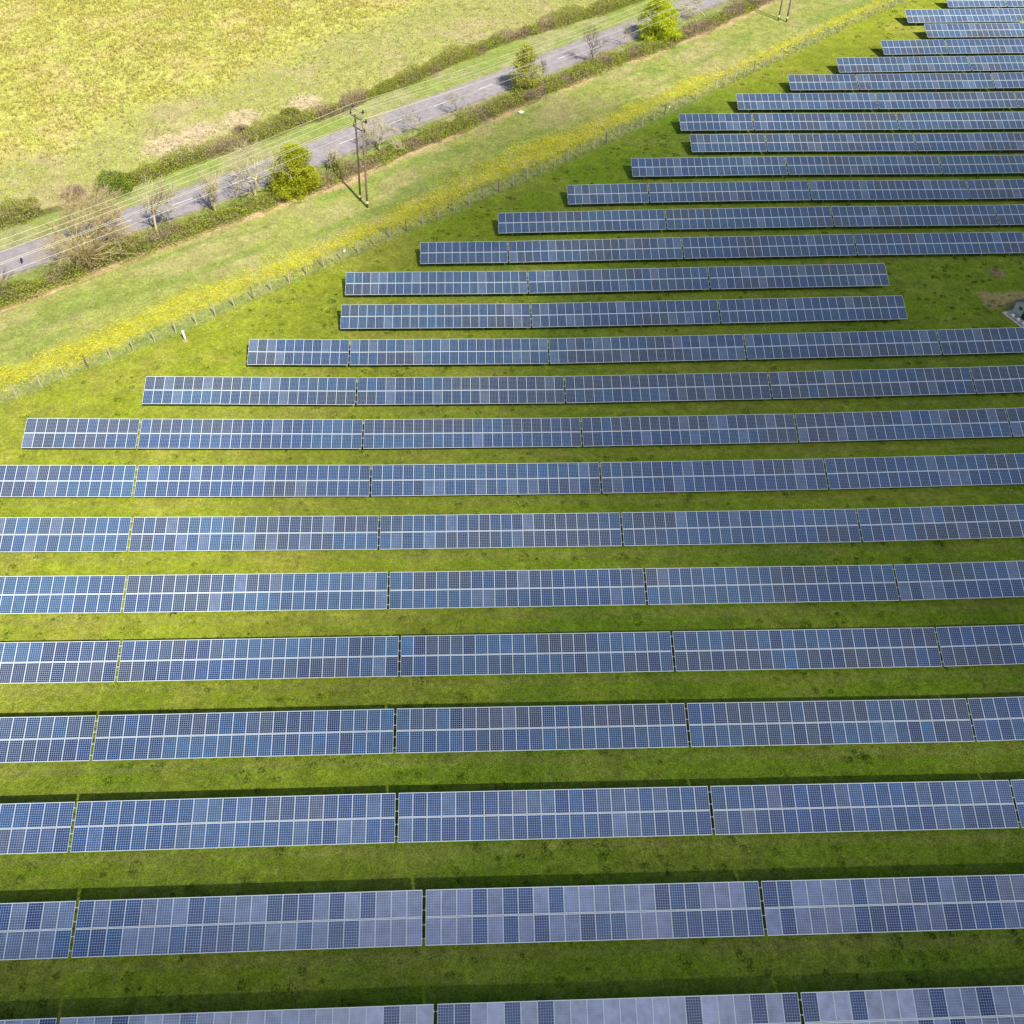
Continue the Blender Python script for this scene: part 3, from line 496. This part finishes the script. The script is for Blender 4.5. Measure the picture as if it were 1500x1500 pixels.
def bush(x, y, R, H, label, col, seed, nm='bush', leaf=1.):
    r = np.random.default_rng(seed); n = int(900 * R * R) + 200; d = r.normal(size=(n, 3)); d[:, 2] = np.abs(d[:, 2]); d /= np.linalg.norm(d, axis=1)[:, None]
    rr = (1 - np.abs(r.normal(0, .25, n))) * (.7 + .6 * fbm(d[:, 0] * 3 + seed, d[:, 1] * 3, 1, 3, seed)); P = d * rr[:, None] * np.array([R, R, H]); root = empty(nm, (x, y, T(x, y)))
    if leaf: V, F_, C = leaf_quads(P, r.uniform(.1, .24, n), np.array(col) * np.ones((n, 3)), .3); link_mesh('foliage', V, F_, LEAF, root, C)
    k = P[: n // (3 if leaf else 1)]; sg = np.hstack([k * .15, k * 1.02, np.full((len(k), 1), .014), np.full((len(k), 1), .006)]); V, F_, C = segs_mesh(sg, (.30, .22, .15), .25, 3); link_mesh('twigs', V, F_, BARK, root, C)
    tag(root, label, 'bush', 'bushes by the upper hedge'); return root
bush(-51.3, 121.2, 2.9, 2.4, 'dense dark green bush at the left end of the long upper hedge', (.17, .26, .03), 201)
bush(-56.0, 119.3, 2.0, 1.7, 'brown leafless bush in the hedge gap behind the broad twiggy tree', (.3, .22, .14), 202, 'bare_bush', 0)
bush(-28.9, 141.5, 2.2, 1.6, 'rounded olive green bush on the field side of the upper hedge', (.24, .26, .05), 203)
bush(-36.0, 138.0, 1.6, .9, 'low brown twiggy bush in the pinkish dry grass patch', (.2, .16, .1), 205, 'bare_bush', 0)

# ---------------------------------------------------------------- stuff nobody could count
def scatter(n, x0, x1, y0, y1): return rng.uniform(x0, x1, n), rng.uniform(y0, y1, n)
def p3(x, y, dz=0.): return np.stack([x, y, terr(x, y) + dz], 1)
# view wedge, so plants are not spent where the photo does not look
def inview(x, y, mg=8): return (np.abs(x - .04 * y) < 26 + y * .41 + mg) & (y < 200)
# flowering crop beyond the road
x, y = scatter(150000, -100, 60, 100, 203); sB, _ = pdist(HEDGE_A[:-1] + HEDGE_B, x, y); sE, _ = pdist(FIELD_EDGE, x, y); n1 = fbm(x, y, 6, 4, 1); n3_ = fbm(x, y, 3, 4, 13); n5 = fbm(x, y, 14, 3, 15)
crop = inview(x, y) & (sB < -2.0); dens = sm(3, -6, sE + (n1 - .5) * 9)
k = crop & (rng.random(len(x)) < dens * (.35 + .9 * sm(.38, .62, n3_)) * .75); P = p3(x[k], y[k]); yel = sm(.40, .60, n3_[k] * .6 + n5[k] * .4 + rng.uniform(-.10, .10, k.sum()))
col = np.array((.37, .34, .12)) * (1 - yel)[:, None] + np.array((.41, .38, .12)) * yel[:, None]
a = blades(P, 4, rng.uniform(.25, .55, len(P)), np.full(len(P), .16), col, .3, 1.1, .14)
kf = rng.random(len(P)) < .08 + .42 * yel; Pf = np.repeat(P[kf], 3, 0) + rng.normal(0, .16, (kf.sum() * 3, 3)) + np.array([0, 0, .46])
q = leaf_quads(Pf, rng.uniform(.07, .16, len(Pf)), np.array((.74, .70, .08)) * np.ones((len(Pf), 3)), .15, .6)
tag(link_mesh('flowering_crop', a[0], a[1], LEAF, colors=a[2]), 'thin yellow flowering crop covering the field beyond the road', 'crop', kind='stuff')
tag(link_mesh('crop_blossom', q[0], q[1], LEAF, colors=q[2]), 'yellow blossom on the crop beyond the road', 'blossom', kind='stuff')
# rough dry grass on the field margin
k = crop & (rng.random(len(x)) < (1 - dens) * .55); P = p3(x[k], y[k]); n6 = n1[k]; col = np.array((.33, .37, .12)) * np.ones((len(P), 3)); col[n6 > .52] = (.50, .43, .25); col[rng.random(len(P)) < .04] = (.20, .16, .10)
a = blades(P, 4, rng.uniform(.15, .45, len(P)), np.full(len(P), .2), col, .25, .8, .16); tag(link_mesh('rough_grass', a[0], a[1], LEAF, colors=a[2]), 'rough dry grass on the margin of the field', 'grass', kind='stuff')
# grass band, fence strip, verges
x, y = scatter(170000, -70, 95, 70, 203); sF, _ = pdist(FENCE[1:], x, y); sC, aC = pdist(HEDGE_C, x, y); sL, aL = pdist(FLOWER, x, y); n1 = fbm(x, y, 6, 4, 1); wl = np.interp(aL, np.linspace(0, 210, len(FLOWW)), FLOWW) * .24
k = inview(x, y) & (sF < .6) & (sC > 1.5); fs = k & (np.abs(sF + 1) < 1.5); bd = k & ~fs & (rng.random(len(x)) < .5)
col = np.where((n1 > .52)[:, None], (.40, .37, .21), (.29, .33, .12)); col[fs] = (.25, .29, .09); kk = fs | bd
a = blades(p3(x[kk], y[kk]), 4, np.where(fs, rng.uniform(.15, .38, len(x)), rng.uniform(.12, .3, len(x)))[kk], np.full(kk.sum(), .2), col[kk], .22, .9, .12)
tag(link_mesh('meadow_grass', a[0], a[1], LEAF, colors=a[2]), 'pale tussocky grass between the hedge and the fence', 'grass', kind='stuff')
# buttercups
x, y = scatter(330000, -70, 95, 70, 203); sL, aL = pdist(FLOWER, x, y); n2 = fbm(x, y, 1.6, 3, 2); n7 = fbm(x, y, 4.5, 3, 41); wl = np.interp(aL, np.linspace(0, 210, len(FLOWW)), FLOWW) * .24
sF, _ = pdist(FENCE[1:], x, y)
k = inview(x, y) & (rng.random(len(x)) < sm(1.6, .35, np.abs(sL) / wl + (n7 - .5) * 2.6) * np.interp(y, [70, 120, 150, 200], [1.15, 1.15, .75, .95]) * (.15 + 1.3 * sm(.38, .6, n2)) * 1.5) | (inview(x, y) & (sF > 0) & (sF < 6) & (rng.random(len(x)) < .012))
P = p3(x[k], y[k], 0) + np.stack([np.zeros(k.sum()), np.zeros(k.sum()), rng.uniform(.12, .30, k.sum())], 1)
q = leaf_quads(P, rng.uniform(.10, .20, len(P)), np.array((.80, .68, .012)) * np.ones((len(P), 3)), .18, .7); tag(link_mesh('buttercups', q[0], q[1], LEAF, colors=q[2]), 'strip of yellow wild flowers running along the fence', 'flowers', kind='stuff')
# lawn texture: short tufts everywhere, darker rank clumps here and there
x, y = scatter(420000, -62, 112, 10, 200); sF, _ = pdist(FENCE[1:], x, y); k = inview(x, y, 3) & (sF > .2) & (rng.random(len(x)) < np.clip(70. / (y + 20), .25, 1))
x, y = x[k], y[k]; n1 = fbm(x, y, 2.5, 4, 51); col = np.where((n1 > .53)[:, None], (.185, .235, .022), (.13, .205, .012)); a = blades(p3(x, y), 3, rng.uniform(.06, .15, len(x)), np.full(len(x), .12), col, .35, .8, .2)
tag(link_mesh('lawn_grass', a[0], a[1], LEAF, colors=a[2]), 'short mown grass between the rows of panels', 'grass', kind='stuff')
x, y = scatter(7000, -62, 112, 10, 200); sF, _ = pdist(FENCE[1:], x, y); k = (sF > 1.5) & inview(x, y) & (rng.random(len(x)) < .25 + .9 * sm(.48, .62, fbm(x, y, 12, 2, 61))); x, y = x[k], y[k]
R_ = rng.uniform(.12, .36, len(x)) * np.where(rng.random(len(x)) < .18, 1.7, 1); a = blades(p3(x, y), 60, R_ * .22 + .07, R_ * 1.1, np.array((.045, .105, .01)) * rng.uniform(.8, 1.5, (len(x), 1)), .2, .8, .22)
tag(link_mesh('dark_tussocks', a[0], a[1], LEAF, colors=a[2]), 'scattered dark green grass clumps on the lawn', 'grass', kind='stuff')

# ---------------------------------------------------------------- fence
FP = resample(smoothline(FENCE, 1.0, 5), 2.62); root = empty('wire_fence', (*[float(v) for v in FP[0]], T(*FP[0]))); off = Vector(root.location)
fr_ = random.Random(5); tops = []
mbp = MB(); mbp.tube([(0, 0, -.3), (0, 0, .9), (0, 0, 1.75)], [.085, .08, .07], 7); me = mbp.build('post', WOOD_PALE, root); PM = me.data; bpy.data.objects.remove(me)
PM2 = PM.copy(); PM2.materials.clear(); PM2.materials.append(WOOD_DARK)
for i, q in enumerate(FP):
    o = bpy.data.objects.new('post', PM2 if fr_.random() < .12 else PM); COL.objects.link(o); o.parent = root; o.location = Vector((q[0], q[1], T(*q))) - off; o.rotation_euler = (fr_.uniform(-.05, .05), fr_.uniform(-.05, .05), fr_.uniform(0, 3)); tops.append(o.location.copy())
mb = MB()
for a_, b_ in zip(tops[:-1], tops[1:]):
    for h in [.12 + .19 * k for k in range(8)]: 
        p0, p1 = a_ + Vector((0, 0, h)), b_ + Vector((0, 0, h)); mb.tube([p0, (p0 + p1) / 2 - Vector((0, 0, .01)), p1], .0022, 3, cap=False)
    for k in range(1, 9):
        p0 = a_.lerp(b_, k / 9); mb.tube([p0 + Vector((0, 0, .1)), p0 + Vector((0, 0, 1.46))], .003, 3, cap=False)
mb.build('wire_mesh', STEEL, root); tag(root, 'long wire mesh fence on wooden posts between the yellow flowers and the arrays', 'fence')
def sign(i, label):
    p_ = FP[i]; mb = MB(); mb.box(-.15, .15, -.008, .008, -.14, .14); o = mb.build('fence_sign', mat('sign_face', (.78, .77, .55), .5)); o.location = (p_[0] + .6, p_[1] - .05, T(*p_) + 1.35); o.rotation_euler = (-.1, 0, .72); tag(o, label, 'sign', 'small signs hung on the fence')
sign(int(np.argmin(np.hypot(FP[:, 0] + 17.5, FP[:, 1] - 103.5))), 'small pale sign on the fence above the left row ends, nearer the camera')
sign(int(np.argmin(np.hypot(FP[:, 0] - 29.5, FP[:, 1] - 140.5))), 'tiny pale sign on the fence farther up, above the middle rows')

# ---------------------------------------------------------------- power poles and wires
P1 = [np.array(q) for q in POLES[0]]; P2 = [np.array(q) for q in POLES[1]]
C1 = (P1[0] + P1[1]) / 2; C2 = (P2[0] + P2[1]) / 2; ln = (C2 - C1)[:2]; ln = ln / np.hypot(*ln); perp = np.array([ln[1], -ln[0]])
ARMS = ((12.9, 1.15), (11.9, 1.7), (10.5, 1.15))
def hpole(c, ps, lean, label, dark=True):
    root = empty('twin_power_pole', (float(c[0]), float(c[1]), T(c[0], c[1]))); pts = []
    top = Vector((lean, 0, 12.2))
    for i, q in enumerate(ps):
        b = Vector((q[0] - c[0], q[1] - c[1], -.4)); e = b + Vector((lean, 0, 12.4 + .3 * i)); mb = MB()
        mb.tube([b, b.lerp(e, .33), b.lerp(e, .66), e], [.15, .135, .12, .10], 10); mb.build('pole', WOOD_DARK if i == 0 else WOOD_PALE if not dark else WOOD_DARK, root, True)
        mb = MB(); mb.tube([b.lerp(e, .08), b.lerp(e, .105)], .155, 10); mb.build('plate', WHITE, root)
    for (h, hw_) in ARMS:
        s_ = lean * h / 12.4; a = Vector((s_ - perp[0] * hw_, -perp[1] * hw_, h)); b = Vector((s_ + perp[0] * hw_, perp[1] * hw_, h)); mb = MB(); d = (b - a)
        ang = math.atan2(d.y, d.x); M_ = Matrix.Translation((a + b) / 2) @ Matrix.Rotation(ang, 4, 'Z'); mb.box(-hw_ - .12, hw_ + .12, -.06, .06, -.07, .07, 0, M_); mb.build('crossarm', WOOD_PALE if h == ARMS[0][0] else WOOD_DARK, root)
        for e in (a, b):
            mb = MB(); mb.tube([e + Vector((0, 0, .07)), e + Vector((0, 0, .14)), e + Vector((0, 0, .16)), e + Vector((0, 0, .32)), e + Vector((0, 0, .34)), e + Vector((0, 0, .55))], [.04, .04, .13, .13, .10, .05], 10)
            mb.build('insulator', mat('brown_porcelain', (.03, .018, .015), .3), root, True); w_ = e + Vector((0, 0, .56)); pts.append(np.array([c[0] + w_.x, c[1] + w_.y, T(c[0], c[1]) + w_.z]))
    tag(root, label, 'power pole', 'twin wooden power poles'); return pts
W1 = hpole(C1, P1, .75, 'dark twin wooden power pole with three crossarms on the grass, near the middle')
W2 = hpole(C2, P2, -.1, 'twin wooden power pole cut off by the top edge of the photo')
span = (C2 - C1)[:2]; ords = ['highest', 'second', 'third', 'fourth', 'fifth', 'lowest']
WIRE = mat('bare_conductor', (.62, .60, .45), .4, .3)
order = sorted(range(6), key=lambda i: -(W1[i][1] - .0 * W1[i][0] + W1[i][2] * 1.1)); rank = {k: r_ for r_, k in enumerate(order)}
WL = 1.12
for i in range(6):
    a, b = W1[i], W2[i]; l_ = a.copy(); l_[:2] -= span * WL; l_[2] = a[2] + (T(*(C1[:2] - span * WL)) - T(*C1[:2]))
    r2 = b.copy(); r2[:2] += span * .9; pts = []
    for p_, q_, sg in ((l_, a, 1.9), (a, b, 1.6), (b, r2, 1.6)):
        for k in range(16): t_ = k / 16; v = p_ * (1 - t_) + q_ * t_; v[2] -= sg * 4 * t_ * (1 - t_); pts.append(v)
    pts.append(r2); mb = MB(); mb.tube(pts, .019, 5)
    o = mb.build('overhead_wire', WIRE, None, True)
    tag(o, '%s of the six overhead wires along the road, counted from the field' % ('topmost' if rank[i] == 0 else 'bottom one' if rank[i] == 5 else ords[rank[i]] + ' one'), 'power line', 'overhead wires along the road')

# ---------------------------------------------------------------- cabin, marker, litter, birds
CON = mat('pale_concrete', (.50, .47, .38), .9, noise=(3, .8, 1.15), bump=.3); GREYR = mat('grey_roof_felt', (.12, .12, .125), .85, noise=(4, .8, 1.2)); WALLG = mat('light_grey_cabin_wall', (.62, .62, .58), .7, noise=(2, .85, 1.05)); GRAV = mat('gravel', (.33, .33, .31), .95, noise=(14, .6, 1.4), bump=.6)
gx, gy = 65.3, 88.2; t = empty('equipment_cabin', (gx, gy, T(gx, gy)), math.radians(20))
mb = MB(); mb.box(-1.9, 5.6, -1.75, 1.75, -.3, .10); mb.build('plinth', CON, t)
mb = MB(); mb.box(-1.6, -.66, -1.45, 1.3, .10, .17); mb.build('gravel_bed', GRAV, t)
mb = MB(); w_, e_, r_ = 1.45, 1.6, 2.35
mb.add([(-.6, -w_, .1), (-.6, w_, .1), (-.6, w_, e_), (-.6, 0, r_), (-.6, -w_, e_), (5, -w_, .1), (5, w_, .1), (5, w_, e_), (5, 0, r_), (5, -w_, e_)], [(0, 4, 3, 2, 1), (5, 6, 7, 8, 9), (0, 5, 9, 4), (1, 2, 7, 6), (0, 1, 6, 5)]); mb.build('wall', WALLG, t)
mb = MB()
for s_ in (-1, 1):
    top = [(-.82, 0, r_ + .12), (5.2, 0, r_ + .12), (5.2, s_ * (w_ + .2), e_ - .02), (-.82, s_ * (w_ + .2), e_ - .02)]; bot = [(a_, b_, c_ - .07) for a_, b_, c_ in top]
    mb.add(top + bot, [(0, 1, 2, 3), (7, 6, 5, 4), (0, 3, 7, 4), (1, 5, 6, 2), (2, 6, 7, 3)])
mb.build('roof', GREYR, t)
mb = MB(); mb.box(-.85, 5.22, -.07, .07, r_ + .10, r_ + .16); mb.build('ridge_cap', WHITE, t)
mb = MB(); mb.box(-.63, -.603, -.75, .05, .15, 1.45); d_ = mb.build('door', mat('dark_door', (.05, .055, .05), .6), t); mb = MB(); mb.box(-.67, -.633, -.10, -.04, .75, .9); mb.build('handle', STEEL, d_)
mb = MB(); mb.box(-.63, -.603, .3, .8, .9, 1.3); mb.build('vent', mat('vent_grille', (.1, .1, .1), .6), t)
for yy in (-1.3, -.4, .5):
    mb = MB(); mb.box(-1.5, -1.15, yy, yy + .3, .17, .38); mb.build('cover_block', WHITE, t)
tag(t, 'small pale equipment cabin with dark pitched roof on a concrete pad at right edge', 'cabin')
t = empty('marker_post', (MARK[0], MARK[1], T(*MARK)))
mb = MB(); mb.tube([(0, 0, -.1), (0, 0, 1.1)], .10, 12); mb.build('column', WHITE, t, True)
mb = MB(); mb.tube([(0, 0, 1.25), (0, 0, 1.3), (0, 0, 1.42)], [.17, .18, .06], 12); mb.build('cap', WHITE, t, True)
mb = MB(); mb.tube([(0, 0, -.05), (0, 0, .035)], .33, 14); mb.build('base', mat('terracotta_soil', (.42, .27, .18), .9), t)
tag(t, 'short white post standing on the grass beside the fence at left', 'post')
n = 12; V = [(0, 0, .22)]; F = []
for ring, (r_, z_) in enumerate(((.2, .2), (.38, .08), (.42, .02))):
    for k in range(n): a_ = 2 * math.pi * k / n; rr = r_ * (1 + .28 * math.sin(2.5 * a_ + ring) + random.uniform(-.1, .1)); V.append((rr * math.cos(a_), rr * math.sin(a_), z_ + random.uniform(-.03, .04)))
F += [(0, 1 + k, 1 + (k + 1) % n) for k in range(n)]
for r_ in range(2): F += [(1 + r_ * n + k, 1 + (r_ + 1) * n + k, 1 + (r_ + 1) * n + (k + 1) % n, 1 + r_ * n + (k + 1) % n) for k in range(n)]
o = link_mesh('litter_sheet', V, F, WHITE); o.location = (BAG[0], BAG[1], T(*BAG) + .05); tag(o, 'crumpled white sheet of litter lying on the grass below the hedge', 'litter')
def crow(x, y, z, rz, label, wings):
    root = empty('crow', (x, y, z), rz); mb = MB(); mb.tube([(-.22, 0, .13), (-.16, 0, .14), (-.05, 0, .16), (.07, 0, .18), (.13, 0, .23), (.17, 0, .26), (.205, 0, .255)], [.02, .05, .085, .075, .045, .045, .015], 10); mb.build('body', BLACK, root, True)
    mb = MB(); mb.add([(-.18, -.03, .135), (-.18, .03, .135), (-.40, .07, .11), (-.42, 0, .11), (-.40, -.07, .11), (-.18, 0, .155)], [(0, 1, 2, 3, 4), (0, 5, 1), (1, 5, 3, 2), (0, 4, 3, 5)]); mb.build('tail', BLACK, root)
    mb = MB(); mb.tube([(.20, 0, .255), (.265, 0, .24)], [.016, .003], 6); mb.build('beak', BLACK, root)
    for s in (-1, 1):
        mb = MB(); e = .48 if wings else .12
        top = [(.08, s * .05, .2), (.10, s * e * .5, .27 if wings else .18), (.02, s * e, .25 if wings else .15), (-.12, s * e * .85, .24 if wings else .14), (-.16, s * e * .4, .22 if wings else .15), (-.14, s * .05, .18)]
        bot = [(a_, b_, c_ - .02) for a_, b_, c_ in top]; mb.add(top + bot, [tuple(range(6)), tuple(range(11, 5, -1))] + [(k, (k + 1) % 6, 6 + (k + 1) % 6, 6 + k) for k in range(6)]); mb.build('wing', BLACK, root)
        if not wings: mb = MB(); mb.tube([(0, s * .04, .12), (.01, s * .04, 0)], .01, 5); mb.build('leg', BLACK, root)
    tag(root, label, 'bird', 'black birds')
crow(CROWS[0][0], CROWS[0][1], T(*CROWS[0][:2]) + .35, math.radians(60), 'small black bird over the grass between rows at left', True)
crow(CROWS[1][0], CROWS[1][1], T(*CROWS[1][:2]) + .4, math.radians(20), 'small black bird above the road near the left edge', True)
